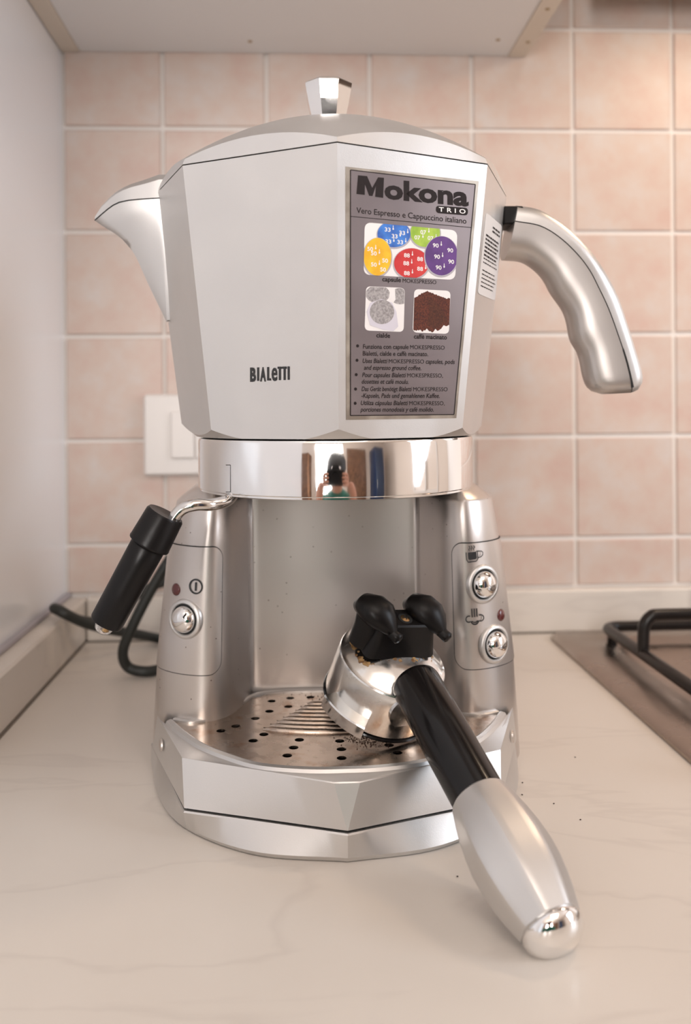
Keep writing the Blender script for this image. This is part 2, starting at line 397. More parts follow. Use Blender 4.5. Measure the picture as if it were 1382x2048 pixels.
# knob
kn = Vector((XC-.0025, YC, 0)); kz = .3975
ph = math.pi/8
def oring(R, z, n=8): return [Vector((kn.x+R*math.cos(2*math.pi*k/n+ph), kn.y+R*math.sin(2*math.pi*k/n+ph), z)) for k in range(n)]
mk('lid_knob', loft([oring(.0092, kz-.003), oring(.0109, kz+.005), oring(.0132, kz+.0145), oring(.0152, kz+.0250), oring(.0152, kz+.0262), oring(.0142, kz+.0272), oring(.0090, kz+.0292), oring(.001, kz+.0298)]), CHROME, em, 20)

# chrome ring
mk('chrome_ring', lathe(Vector((XC, YC, .1785)), Vector((0, 0, 1)), [(.060, 0), (.0805, 0), (.0822, .0006), (.0822, .0016), (.0830, .0022), (.0830, .0296), (.0824, .0310), (.078, .0315), (.06, .0315)], 160), CHROME, em, 30)
q = [PY(px, py, .455) for px, py in ((452, 930), (461, 930), (461, 984), (452, 984))]
def on_ring(p, r=.0831):
    a = math.atan2(p.y-YC, p.x-XC)
    # slide along the view ray onto the cylinder
    d = (p-CAM).normalized()
    lo = CAM.copy(); t = 0.25
    while (Vector((CAM.x+d.x*t-XC, CAM.y+d.y*t-YC))).length > r and t < .6: t += .0003
    return CAM+d*t
qq = [on_ring(p) for p in q]
mk('ring_slot', join(*[tube([qq[i], qq[i+1]], .00022, 6) for i in range(3)]), DARK, em)

# spout: lid half and jug half
yr = YC
root_y = YC-.0125
def SP(px, py, Y=yr): return PY(px, py, Y)
seamp = [(321, 396.5), (299, 397.5), (277, 399), (257, 401), (238, 405), (226, 411), (215, 419), (202, 430), (189.5, 441)]
topp = [(318, 356), (300, 362), (280, 368), (262, 373), (245, 380), (231, 388), (219, 398), (203, 414), (189.5, 435)]
lowp = [(334, 646), (324, 625), (302, 580), (290, 554), (271, 512), (254, 489), (235, 471), (212, 458), (189.5, 444)]
ns = len(seamp)
def root_w(i): t = i/(ns-1); return .0125*(1-t)**.75 + .0006
ridge_top = []; up_front = []; sm_front = []; sm_back = []; up_back = []
rows_lid = []; rows_jug = []
for i in range(ns):
    wv = root_w(i)
    Yf = yr-wv
    s_f = SP(*seamp[i], Yf); s_b = Vector((s_f.x, 2*yr-Yf, s_f.z))
    t_f = SP(topp[i][0], topp[i][1]+4*(1-i/(ns-1)), yr-wv*.82); t_b = Vector((t_f.x, 2*yr-t_f.y, t_f.z)); t_c = SP(topp[i][0], topp[i][1]-6*(1-i/(ns-1)), yr)
    dz = Vector((0, 0, .0003))
    rows_lid.append([s_f+dz, t_f+dz, t_c+dz, t_b+dz, s_b+dz])
# extend roots into pot
def shift(r, dx): return [p+Vector((dx, 0, 0)) for p in r]
rows_lid = [shift(rows_lid[0], .010)]+rows_lid
mk('spout_lid', loft(rows_lid), SILVER, em, 25)
# jug half: side surface between root crease and the seam/lower ridge
crease = [SP(321, 396.5, yr-.0131), SP(325, 440, yr-.0120), SP(329, 515, yr-.0098), SP(332, 585, yr-.0060), SP(334, 640, yr-.0012)]
crease = resample(crease, 17)
seam_c = [SP(*seamp[i], yr-root_w(i)) for i in range(ns)]
ridge = [SP(*p, yr) for p in lowp[::-1]]            # tip ... root bottom
ridge = resample(catmull(ridge, 4), 17)
rowsj = []
seam_r = seam_c
# ruled surface: for each crease point j a strip to ridge; blend top row from seam
for j in range(17):
    t = j/16
    a = crease[j]; b = ridge[j]
    row = []
    for k in range(9):
        s = k/8
        lin = a.lerp(b, s)
        bulge = math.sin(math.pi*s)*.0016*(1-t)
        row.append(lin+Vector((0, -bulge, 0)))
    rowsj.append(row)
# first row follows the seam
rowsj[0] = resample(seam_c, 9)
for j in range(1, 5):
    wgt = (1-j/5)**1.5
    delta = [rowsj[0][k]-crease[0].lerp(ridge[0], k/8) for k in range(9)]
    rowsj[j] = [rowsj[j][k]+delta[k]*wgt for k in range(9)]
back = [[Vector((p.x, 2*yr-p.y, p.z)) for p in r] for r in rowsj]
full = [[Vector((r[0].x+.010, r[0].y, r[0].z))]+r+bk[::-1]+[Vector((r[0].x+.010, bk[0].y, r[0].z))] for r, bk in zip(rowsj, back)]
mk('spout', loft(full, closed=True), SILVER, em, 60)
mk('spout_gap', join(tube([p+Vector((0, -.0001, .0001)) for p in seam_c], .00035, 6)), DARK, em)

# pot handle
hT = [(1028.6, 413.6), (1072.6, 421.7), (1119, 449.5), (1165, 491), (1200, 537), (1228, 588), (1248.6, 646), (1267, 704), (1281, 752), (1284.5, 773)]
hM = [(1019, 452), (1068, 461), (1107, 484), (1142, 517), (1165, 547), (1181, 577), (1202, 621), (1221, 672), (1239, 727), (1253, 786)]
hL = [(1006, 520), (1042.5, 523.5), (1070, 540), (1089, 561), (1103, 588), (1126, 621), (1135, 646), (1141, 679), (1158, 711), (1167.5, 755), (1181, 790)]
YH = YC+.002
def hp(l): return resample(catmull([PY(a, b, YH) for a, b in l], 6), 44)
T_, M_, L_ = hp(hT), hp(hM), hp(hL)
def half(A, B, lower, gap=.00035):
    rings = []
    for i, (a, b) in enumerate(zip(A, B)):     # a: outer outline, b: seam
        t = i/(len(A)-1)
        wd = .0135*(1-.12*t)
        if lower: wd *= 1
        e = min(1, (len(A)-1-i)/3+.0) if i > len(A)-4 else 1
        e = math.sqrt(max(0, 1-(1-e)**2))*.35+.65
        dirn = (a-b); L = dirn.length; dirn = dirn.normalized()
        b2 = b+dirn*gap
        ring = []
        n = 16
        for k in range(n+1):
            an = math.pi*k/n
            yy = -math.cos(an); hh = math.sin(an)
            pw = .62 if lower else .8
            ring.append(b2+dirn*((L-gap)*(hh**pw)*(e if not lower else e))+Vector((0, wd*e*(abs(yy)**.8)*(1 if yy > 0 else -1), 0)))
        rings.append(ring)
    return loft(rings)
mk('handle_shell', half(T_[0:], M_, False), SILVER, em, 50)
mk('handle_grip', half([p for p in L_], M_, True), GRIPM, em, 50)
mk('handle_gap', loft([[m+Vector((0, -.0122, 0))+(t-m).normalized()*.0006, m+Vector((0, .0122, 0))+(t-m).normalized()*.0006, m+Vector((0, .0122, 0))-(t-m).normalized()*.0006, m+Vector((0, -.0122, 0))-(t-m).normalized()*.0006] for m, t in list(zip(M_, T_))[:-1]]), DARK, em)
a = PY(1012, 452, YH); b = PY(1040, 452, YH); zt = PY(1028, 416, YH).z
mk('handle_hinge', box(a.x-.004, b.x, YH-.010, YH+.010, a.z-.001, zt-.001, .001), BLACK, em)

# ---------------- body (towers and recess)
XB = XC+.0012
PL = [(0, .572), (.030, .572), (.050, .5705), (.0560, .5690), (.0575, .5600), (.062, .540), (.068, .5265), (.076, .5190), (.084, .5168), (.093, .5190), (.102, .5235), (.110, .530), (.1155, .538), (.1180, .550), (.1185, .580), (.117, .660), (.100, .685), (.060, .695), (0, .697)]
half_plan = catmull([Vector((x, y, 0)) for x, y in PL], 8)
def bx_(x, z):
    x0 = .062
    if x < x0: return x
    zz = (0, .055, .137, .168, .18); ww = (.1190, .1165, .1075, .1020, .0990)
    i = 0
    while i < 3 and z > zz[i+1]: i += 1
    w_ = ww[i]+(ww[i+1]-ww[i])*(z-zz[i])/(zz[i+1]-zz[i])
    return x0+(x-x0)*(w_-x0)/(.1185-x0)
def body_pt(i, z, side=1, off=0.0):     # i index in half plan (float)
    n = len(half_plan)-1; i = max(0, min(n-.001, i)); k = int(i); p = half_plan[k].lerp(half_plan[k+1], i-k)
    q2 = half_plan[min(k+2, n)]; q1 = half_plan[max(k-1, 0)]
    t = (q2-q1).normalized(); nr = Vector((t.y, -t.x, 0))       # outward for the +x side (plan runs clockwise)
    return Vector((XB+side*(bx_(p.x, z)+nr.x*off), p.y+nr.y*off, z))
def body_ring(z, shrink=0.0):
    n = len(half_plan); out = []
    for i in range(n): out.append(body_pt(i, z, 1, -shrink if i > 20 else 0))
    for i in range(n-2, 0, -1): out.append(body_pt(i, z, -1, -shrink if i > 20 else 0))
    return out
mk('body', loft([body_ring(z, s) for z, s in ((.0005, .002), (.004, 0), (.03, 0), (.0655, 0), (.09, 0), (.12, 0), (.1435, 0), (.1685, 0), (.1700, .0010), (.1776, .0090), (.1784, .011))]), SILVER_D, em, 35)
# drip tray and base skirt
def mir(l): return l+[(-x, y) for x, y in l[::-1]]
def sampl(pts, counts, z):     # pts: key points, counts: samples per segment
    out = []
    for (a, b), n in zip(zip(pts, pts[1:]), counts):
        for k in range(n): out.append(Vector((XC+a[0]+(b[0]-a[0])*k/n, a[1]+(b[1]-a[1])*k/n, z)))
    out.append(Vector((XC+pts[-1][0], pts[-1][1], z))); return out
# key stations (left half): tip, corner, chamfer, [centre mirrored]
fr = [(-.1000, .519), (-.0905, .501), (-.0765, .480), (-.0590, .463), (-.0435, .452), (-.0200, .4458)]
rear = [(-.0870, .5145), (-.0700, .5240), (-.0600, .5450), (-.0520, .5600), (-.0350, .5660)]
front_c = catmull([Vector((x, y, 0)) for x, y in fr]+[Vector((0, .4448, 0))]+[Vector((-x, y, 0)) for x, y in fr[::-1]], 6)
front_c = resample(front_c, 61)
def offc(c, d):      # offset outward (towards the viewer), tips fixed sideways
    out = []
    for i, p in enumerate(c):
        t = (c[min(i+1, len(c)-1)]-c[max(i-1, 0)]).normalized(); out.append(p+Vector((t.y, -t.x, 0))*d)
    return out
def at_z(c, z): return [Vector((XC+p.x, p.y, z)) for p in c]
OT = sampl([(-.1105, .5275), (-.0868, .462), (-.0064, .4268), (.0067, .4268), (.0868, .462), (.1105, .5275)], [14, 14, 4, 14, 14], .0385)
OS = sampl([(-.1145, .5340), (-.0845, .4515), (-.0002, .4220), (.0002, .4220), (.0845, .4515), (.1145, .5340)], [14, 14, 4, 14, 14], .0162)
PZt = .0376
tr = [at_z(front_c, PZt-.001), at_z(front_c, PZt+.0012), at_z(offc(front_c, .0012), PZt+.0017), at_z(offc(front_c, .0036), PZt+.0012), at_z(offc(front_c, .0046), PZt-.0004)]
mid = [a.lerp(b, .5)+Vector((0, 0, -.0006)) for a, b in zip(tr[-1], OT)]
tr += [mid, OT, [p+Vector((0, -.0004, -.0006)) for p in OT], OS]
tr += [[p+Vector(((XC-p.x)*.03, .003, 0)) for p in OS]]
mk('drip_tray', grid(tr), SILVER, em, 22)
# rear collar of the tray, following the towers
rc_ = catmull([Vector((-.1000, .519, 0))]+[Vector((x, y, 0)) for x, y in rear]+[Vector((0, .5665, 0))]+[Vector((-x, y, 0)) for x, y in rear[::-1]]+[Vector((.1000, .519, 0))], 5)
rc_ = resample(rc_, 81)
def offr(c, d):
    out = []
    for i, p in enumerate(c):
        t = (c[min(i+1, len(c)-1)]-c[max(i-1, 0)]).normalized(); out.append(p+Vector((-t.y, t.x, 0))*d)
    return out
mk('tray_collar', grid([at_z(rc_, PZt-.002), at_z(rc_, PZt+.0012), at_z(offr(rc_, .0012), PZt+.0018), at_z(offr(rc_, .0034), PZt+.0014), at_z(offr(rc_, .0052), PZt-.0005)]), SILVER, em, 30)
# skirt
bot = catmull([Vector((-.1175, .545, 0)), Vector((-.1040, .493, 0)), Vector((-.0855, .4590, 0)), Vector((-.0472, .4305, 0)), Vector((0, .4212, 0))], 7)
bot = resample(bot+[Vector((-p.x, p.y, 0)) for p in bot[::-1][1:]], 61)
key = [(-.1175, .5450), (-.0848, .4510), (-.0000, .4212), (.0848, .4510), (.1175, .5450)]
sk_top = sampl(key, [15, 15, 15, 15], .0148); sk_m = sampl(key, [15, 15, 15, 15], .0140)
sk = [[p+Vector(((XC-p.x)*.03, .003, 0)) for p in sk_top], [p+Vector(((XC-p.x)*.004, .0006, 0)) for p in sk_top], sk_m, [Vector((XC+p.x, p.y, .0030)) for p in bot], [Vector((XC+p.x*.985, p.y+.0015, .0004)) for p in bot]]
mk('base_skirt', grid(sk), SILVER, em, 25)
mk('seam_gap', grid([[p+Vector(((XC-p.x)*.02, .002, -.002)) for p in sk_top], [p+Vector(((XC-p.x)*.02, .002, .004)) for p in sk_top]]), DARK, em)
for s in (-1, 1):
    mk('side_clip', lathe(Vector((XC+s*.1050, .507, .028)), Vector((s*.93, -.36, .1)), [(0, 0), (.0036, 0), (.0033, .0009), (0, .0013)], 20), SILVER_D, em, 40)
    f_ = [PY(0, 0, .5)]
# steel plate with holes and louvres
pl = [p for p in front_c]+[p for p in rc_[::-1][1:-1]]
pv = [Vector((XC+p.x*.997, p.y, 0)) for p in pl]
plate_vf = loft([[p+Vector((0, 0, PZt-.0012)) for p in pv], [p+Vector((0, 0, PZt)) for p in pv]])
crop = [(442, 113), (510, 102), (503, 133), (434, 150), (383, 176), (312, 204), (258, 221), (414, 234), (375, 257), (543, 254), (522, 282), (499, 311)]
holes = []
for a, b in crop:
    p = PZ(300+a/1.818, 1340+b/1.818, PZt); holes.append((p.x-XC, p.y)); holes.append((XC-p.x, p.y))
for a, b in ((583, 99), (690, 258), (696, 288), (697, 320)):
    p = PZ(300+a/1.818, 1340+b/1.818, PZt); holes.append((p.x-XC, p.y))
plate = mk('drip_plate', plate_vf, STEEL, em)
cut = join(*[lathe(Vector((XC+x, y, PZt-.003)), Vector((0, 0, 1)), [(.0027, 0), (.0027, .006)], 20) for x, y in holes])
louv = []
NL = 8
for i in range(NL):
    t = i/(NL-1); Yi = .5425-.047*t; hw = .018+.0265*t
    louv.append([Vector((XC+hw*(-1+2*k/16), Yi+3.6*(hw*(-1+2*k/16))**2, 0)) for k in range(17)])
slots = []
for c in louv:
    r0 = [p+Vector((0, .0018, PZt-.003)) for p in c]; r1 = [p+Vector((0, .0034, PZt-.003)) for p in c]
    up_ = Vector((0, 0, .006))
    slots.append(loft([[a, b, b+up_, a+up_] for a, b in zip(r0, r1)]))
cutter = mk('cutter', join(cut, *slots), DARK)
try:
    md = plate.modifiers.new('b', 'BOOLEAN'); md.operation = 'DIFFERENCE'; md.object = cutter; md.solver = 'EXACT'
    bpy.context.view_layer.update()
    nm = bpy.data.meshes.new_from_object(plate.evaluated_get(bpy.context.evaluated_depsgraph_get()))
    plate.modifiers.clear()
    if len(nm.polygons) > 50: plate.data = nm
except Exception as ex: print('boolean failed', ex)
bpy.data.objects.remove(cutter)
for c in louv:
    mk('louvre', tube([p+Vector((0, 0, PZt-.0001)) for p in c], [.0008]+[.0024]*15+[.0008], 10), STEEL, em, 60)
mk('tray_well', loft([[Vector((p.x, p.y, PZt-.012)) for p in pv], [Vector((p.x, p.y, PZt-.0105)) for p in pv]]), DARK, em)

# ---------------- control panels
n_pl = len(half_plan)-1
def i_of_x(x):                              # plan index at given x on the front of the tower
    for k in range(40, n_pl):
        if half_plan[k].x >= x: return k
    return n_pl
I0 = i_of_x(.0725); I1 = i_of_x(.1181)
def panel(side, z0, z1, grow, off):
    rows_ = []; rr = .0075+grow
    zz0, zz1 = z0-grow, z1+grow; NZ = 28
    zl = [zz0+rr*(1-math.cos(math.pi/2*k/6)) for k in range(7)]
    zl += [zz0+rr+(zz1-zz0-2*rr)*k/8 for k in range(1, 8)]
    zl += [zz1-rr*(1-math.cos(math.pi/2*k/6)) for k in range(6, -1, -1)]
    for z in zl:
        d = 0
        if z < zz0+rr: d = rr-math.sqrt(max(0, rr*rr-(zz0+rr-z)**2))
        if z > zz1-rr: d = rr-math.sqrt(max(0, rr*rr-(z-zz1+rr)**2))
        ia = I0-grow/.0012*1.0+d/.0011; row = []
        for k in range(25): row.append(body_pt(ia+(I1+grow*700-ia)*k/24, z, side, off))
        rows_.append(row)
    inner = [[p for p in r] for r in rows_]
    return grid(inner)
panels = {}
for side, nm_ in ((-1, 'left'), (1, 'right')):
    mk('panel_gap', panel(side, .0660, .1432, .0006, .00025), DARK, em)
    pa = mk('control_panel', panel(side, .0660, .1432, 0, .0006), SILVER_D, em, 40)
    panels[side] = pa
def surf_at(px, py, side, off=.0006):
    best = None
    I_a, I_b, z_a, z_b = 40., float(n_pl-30), .04, .17
    for it in range(5):
        bb = None
        for a in range(17):
            for b in range(17):
                ii = I_a+(I_b-I_a)*a/16; z = z_a+(z_b-z_a)*b/16
                x, y = proj(body_pt(ii, z, side, off)); d = (x-px)**2+(y-py)**2
                if bb is None or d < bb[0]: bb = (d, ii, z)
        di = (I_b-I_a)/10; dz = (z_b-z_a)/10
        I_a, I_b, z_a, z_b = bb[1]-di, bb[1]+di, bb[2]-dz, bb[2]+dz
    _, ii, z = bb
    p = body_pt(ii, z, side, off)
    t = (body_pt(ii+.8, z, side, off)-body_pt(ii-.8, z, side, off)).normalized()
    v = (body_pt(ii, z+.003, side, off)-body_pt(ii, z-.003, side, off)).normalized()
    n = t.cross(v).normalized()
    if n.y > 0: n = -n
    t = v.cross(n).normalized()
    if t.x < 0: t = -t
    return p, n, t, v
def button(px, py, side):
    p, n, t, v = surf_at(px, py, side); pa = panels[side]
    bt = mk('push_button', join(lathe(p-n*.0005, n, [(.0082, 0), (.0082, .0022), (.0079, .0032), (.0066, .0052), (.0042, .0066), (.0015, .0073), (.0001, .0074)], 40)), CHROME, pa, 50)
    mk('button_ring', lathe(p-n*.001, n, [(.0093, 0), (.0093, .0022), (.0100, .0028), (.0112, .0026), (.0121, .0014), (.0123, 0)], 40), SILVER, pa, 50)
    mk('button_gap', lathe(p-n*.0005, n, [(.0001, 0), (.0094, 0), (.0094, .0009), (.0001, .0010)], 32), DARK, pa)
button(370, 1238, -1); button(966, 1168, 1); button(989, 1288, 1)
def led(px, py, side, m):
    p, n, t, v = surf_at(px, py, side)
    mk('indicator_light', lathe(p-n*.0004, n, [(.0001, 0), (.0038, 0), (.0038, .0006), (.0031, .0012), (.0016, .0017), (.0001, .0018)], 24), m, panels[side], 50)
led(352, 1179, -1, REDL); led(983, 1110, 1, GREENL); led(1002, 1230, 1, REDL)
def stroke(p, n, t, v, pts, wd, side=1):     # flat stroke strip in local mm, projected on the curved panel by small offset
    P2 = [Vector((a, b)) for a, b in pts]; V = []; F = []
    for i, q_ in enumerate(P2):
        d = (P2[min(i+1, len(P2)-1)]-P2[max(i-1, 0)]).normalized(); o = Vector((-d.y, d.x))*wd/2
        for s in (1, -1):
            w_ = q_+o*s; V.append(p+t*w_.x*.001+v*w_.y*.001+n*.00035)
    for i in range(len(P2)-1): F.append((2*i, 2*i+1, 2*i+3, 2*i+2))
    return V, F
def circ(cx, cy, r, a0=0, a1=360, n=24): return [(cx+r*math.cos(math.radians(a0+(a1-a0)*k/n)), cy+r*math.sin(math.radians(a0+(a1-a0)*k/n))) for k in range(n+1)]
def fillp(p, n, t, v, pts): return [p+t*a*.001+v*b*.001+n*.00035 for a, b in pts], [tuple(range(len(pts)))]
f = surf_at(392, 1173, -1)
mk('power_symbol', join(stroke(*f, circ(0, 0, 4.2), 1.0), stroke(*f, [(0, -2.6), (0, 2.6)], 1.3)), INK, panels[-1])
f = surf_at(945, 1108, 1)
mk('cup_symbol', join(fillp(*f, [(-3.2, -2.6), (-2.4, -3.4), (1.6, -3.4), (2.4, -2.6), (2.4, 1.2), (-3.2, 1.2)]), stroke(*f, [(-4.4, 1.6), (-4.4, -3.0), (-3.4, -4.6), (2.2, -4.6), (3.3, -3.2), (3.3, 1.6)], .6),
    stroke(*f, [(3.3, -2.6), (5.2, -2.4), (6.6, -1.4), (6.9, .2), (6.0, 1.2), (3.3, 1.4)], .6), *[stroke(*f, [(x, 2.1), (x-.5, 3.0), (x+.5, 4.1), (x-.2, 5.2)], .5) for x in (-2.0, -.4, 1.2)]), INK, panels[1])
f = surf_at(949, 1232, 1)
mk('steam_symbol', join(*[stroke(*f, [(x, -.6), (x, 4.6)], .75) for x in (-1.6, 0, 1.6)], stroke(*f, circ(-3.9, -1.5, 1.9, 60, 300), .7), stroke(*f, circ(3.9, -1.5, 1.9, -120, 120), .7),
    stroke(*f, circ(0, -2.6, 2.5, 190, 350), .8), stroke(*f, circ(0, -1.5, 2.4, 215, 325), .6)), INK, panels[1])

# ---------------- steam wand
D0 = .452
wp = catmull([PY(476, 955, .482), PY(471, 978, .478), PY(456, 1000, .466), PY(424, 1009, .456), PY(390, 1010, D0), PY(362, 1020, D0), PY(342, 1046, D0), PY(328, 1075, D0)], 8)
mk('steam_pipe', tube(wp, .0033, 20), PIPE, em, 60)
A = PY(332, 1026, D0); B = PY(212, 1246, D0+.002); ax = (B-A).normalized(); Lg = (B-A).length
gp = mk('wand_grip', lathe(A, ax, [(.0001, .020), (.0088, .0195), (.0094, .0205), (.0093, .030), (.0091, .045), (.0089, Lg-.001), (.0084, Lg), (.0001, Lg)], 40), BLACK, em, 40)
mk('wand_collar', lathe(A, ax, [(.0001, .0008), (.0070, .0004), (.0096, .0002), (.0104, .0014), (.0112, .0175), (.0114, .0180), (.0112, .0188), (.0090, .0190), (.0001, .0190)], 40), BLACK, em, 40)
hol = PY(273, 1080, D0-.009)
mk('grip_hole', lathe(hol+Vector((.001, .0018, -.0005)), Vector((-.4, -1, .1)), [(.0001, 0), (.0008, 0), (.0001, .0004)], 12), DARK, gp)
mk('nozzle', lathe(A+ax*(Lg-.001), ax, [(.0001, 0), (.0050, 0), (.0052, .003), (.0045, .0050), (.0028, .0066), (.0001, .0070)], 12), CLEAR, em, 30)
mk('nozzle_tip', lathe(A+ax*(Lg-.001)+Vector((.001, -.003, -.001)), ax, [(.0001, 0), (.0022, 0), (.0022, .0035), (.0001, .0045)], 10), BRASS, em, 30)

# ---------------- power cord
cr = .0045
c1 = catmull([(XC-.06, .72, .09), PY(390, 1050, .72), PY(345, 1110, .72), PY(302, 1180, .72), PY(266, 1250, .72), PY(246, 1302, .723), PY(256, 1334, .729), PZ(290, 1343, .0052), PZ(330, 1336, .0052), PZ(370, 1322, .0052), (XC-.03, .76, .0052)], 8)
c2 = catmull([(XC-.01, .80, .0052), PZ(370, 1285, .0052), PZ(322, 1278, .0052), PY(272, 1268, .800), PY(222, 1260, .778), PY(170, 1246, .758), PY(130, 1227, .744), PY(109, 1217, .752), PY(118, 1219, .768), PY(150, 1237, .775), PY(185, 1243, .785), PY(220, 1226, .795), PY(270, 1192, .80), PY(322, 1166, .80), PY(380, 1160, .80), (XC, .80, .065)], 8)
for c_ in (c1, c2):
    for p in c_: p.z = max(p.z, .0046)
mk('power_cord', join(tube(c1, cr, 12), tube(c2, cr, 12)), CORD, em, 60)

# ------------------------------------------------------------------ printed matter on the pot
def face_plane(i):
    a = potp(Vector(OCT[i]).to_2d(), 1, ZT); b = potp(Vector(OCT[(i+1) % 8]).to_2d(), 1, ZT); c = potp(Vector(OCT[i]).to_2d(), sc(.2159), .2159)
    n = (b-a).cross(c-a).normalized()
    if n.dot(a-Vector((XC, YC, a.z))) < 0: n = -n
    return a, n
FR = face_plane(0); FL = face_plane(7); FS = face_plane(1)
def onf(px, py, F_, off): return PP(px, py, F_[0], F_[1])+F_[1]*off
def txt(body, shear=0.0, bold=0.0, space=1.0):
    cu = bpy.data.curves.new('t', 'FONT'); cu.body = body; cu.shear = shear; cu.offset = bold; cu.space_character = space; cu.resolution_u = 3
    ob = bpy.data.objects.new('t', cu); C.objects.link(ob); bpy.context.view_layer.update()
    me = bpy.data.meshes.new_from_object(ob.evaluated_get(bpy.context.evaluated_depsgraph_get()))
    v = [Vector((p.co.x, p.co.y)) for p in me.vertices]; f_ = [tuple(p.vertices) for p in me.polygons]
    bpy.data.objects.remove(ob); bpy.data.curves.remove(cu); bpy.data.meshes.remove(me)
    return v, f_
def place_txt(body, p0, p1, hpx, F_, off, conv=lambda a, b: (a, b), shear=0, bold=0, space=1, capH=.70):
    v, f_ = txt(body, shear, bold, space)
    x0 = min(q.x for q in v); x1 = max(q.x for q in v)
    out = []
    for q in v:
        s = (q.x-x0)/(x1-x0); h = q.y/capH
        cx = p0[0]+(p1[0]-p0[0])*s; cy = p0[1]+(p1[1]-p0[1])*s-h*hpx
        out.append(onf(*conv(cx, cy), F_, off))
    return out, f_
cv = lambda a, b: (670+a/3.791, 310+b/3.791)
def poly(pts, off, F_=FR, conv=cv): return [onf(*conv(a, b), F_, off) for a, b in pts], [tuple(range(len(pts)))]
def rquad(c, r, n=6):            # rounded quad from 4 corners TL TR BR BL (crop units)
    out = []
    c = [Vector(q) for q in c]
    for i in range(4):
        p = c[i]; a = (c[i-1]-p).normalized(); b = (c[(i+1) % 4]-p).normalized()
        s = p+a*r; e = p+b*r
        for k in range(n+1):
            t = k/n; out.append(tuple((1-t)**2*s+2*t*(1-t)*p+t*t*e))
    return out
sticker = mk('product_sticker', extrude_poly(poly([(80, 88), (1088, 200), (918, 1995), (85, 2008)], .0001)[0], FR[1]*.00015), FOIL_E, em)
sticker['label'] = 'mauve-grey foil product sticker with capsule pictures'
mk('foil_field', poly([(117, 116), (1060, 225), (898, 1965), (117, 1973)], .00035), FOIL, sticker)
def edge(a, b, wd, off=.0004):
    a = Vector(a); b = Vector(b); d = (b-a).normalized(); n = Vector((-d.y, d.x))*wd/2
    return poly([tuple(a+n), tuple(b+n), tuple(b-n), tuple(a-n)], off)
Q4 = [(115, 114), (1061, 224), (899, 1967), (115, 1975)]
mk('border_print', join(*[edge(Q4[i], Q4[(i+1) % 4], 7) for i in range(4)], edge((117, 466), (1032, 551), 5)), INKM, sticker)
mk('heading_print', join(place_txt('okona', (372, 325), (1010, 385), 140, FR, .00045, cv, bold=.04, space=1.0),
    poly([(172, 155), (240, 161), (279, 250), (324, 170), (368, 174), (362, 326), (302, 317), (308, 232), (281, 312), (256, 309), (224, 222), (222, 303), (160, 296)], .00045)), INKM, sticker)
mk('trio_badge', poly(rquad([(762, 384), (1005, 402), (1003, 460), (762, 440)], 26), .00045), INKM, sticker)
mk('trio_print', join(place_txt('TRIO', (783, 428), (985, 446), 33, FR, .0006, cv, bold=.02, space=1.7)), WHITEI, sticker)
I_ = []
def T(*a, **k): I_.append(place_txt(*a, **k))
T('Vero Espresso e Cappuccino italiano', (160, 440), (993, 522), 44, FR, .00045, cv, bold=.006)
T('capsule', (355, 957), (497, 964), 34, FR, .00045, cv, bold=.02); T('MOKESPRESSO', (510, 967), (765, 980), 31, FR, .00045, cv)
T('cialde', (310, 1382), (415, 1386), 34, FR, .00045, cv, bold=.02); T('caffè macinato', (595, 1391), (845, 1398), 34, FR, .00045, cv, bold=.02)
ln = .22
T('Funziona con capsule', (210, 1468), (555, 1471), 34, FR, .00045, cv, bold=.012)
T('MOKESPRESSO', (567, 1471), (828, 1476), 31, FR, .00045, cv)
T('Bialetti, cialde e caffè macinato.', (208, 1520), (703, 1525), 34, FR, .00045, cv, bold=.012)
T('Uses Bialetti', (207, 1576), (395, 1578), 34, FR, .00045, cv, shear=ln, bold=.012); T('MOKESPRESSO', (405, 1578), (672, 1581), 31, FR, .00045, cv); T('capsules, pods', (685, 1581), (905, 1584), 34, FR, .00045, cv, shear=ln, bold=.012)
T('and espresso ground coffee.', (217, 1627), (650, 1631), 34, FR, .00045, cv, shear=ln, bold=.012)
T('Pour capsules Bialetti', (203, 1683), (535, 1685), 34, FR, .00045, cv, shear=ln, bold=.012); T('MOKESPRESSO,', (545, 1685), (815, 1687), 31, FR, .00045, cv)
T('dosettes et café moulu.', (200, 1733), (555, 1735), 34, FR, .00045, cv, shear=ln, bold=.012)
T('Das Gerät benötigt Bialetti', (198, 1789), (580, 1790), 34, FR, .00045, cv, shear=ln, bold=.012); T('MOKESPRESSO', (590, 1790), (850, 1791), 31, FR, .00045, cv)
T('-Kapseln, Pads und gemahlenen Kaffee.', (197, 1840), (790, 1841), 34, FR, .00045, cv, shear=ln, bold=.012)
T('Utiliza cápsulas Bialetti', (193, 1895), (550, 1896), 34, FR, .00045, cv, shear=ln, bold=.012); T('MOKESPRESSO,', (560, 1896), (828, 1897), 31, FR, .00045, cv)
T('porciones monodosis y café molido.', (190, 1945), (745, 1945), 34, FR, .00045, cv, shear=ln, bold=.012)
for b_ in ((168, 1447), (164, 1556), (158, 1665), (153, 1774), (150, 1882)): I_.append(poly([(b_[0]+11*math.cos(k*math.pi/6), b_[1]+12*math.sin(k*math.pi/6)) for k in range(12)], .00045))
for q_ in I_: mk('bullet_print' if len(q_[0]) == 12 else 'caption_print', q_, INKM, sticker)
PC = rquad([(222, 510), (925, 572), (908, 948), (213, 908)], 55)
mk('picture_panel', poly(PC, .00045), WHITEI, sticker)
mk('picture_panel', poly(rquad([(232, 995), (527, 1008), (517, 1342), (221, 1330)], 38), .00045), WHITEI, sticker)
mk('picture_panel', poly(rquad([(597, 1016), (873, 1030), (860, 1357), (584, 1345)], 38), .00045), WHITEI, sticker)
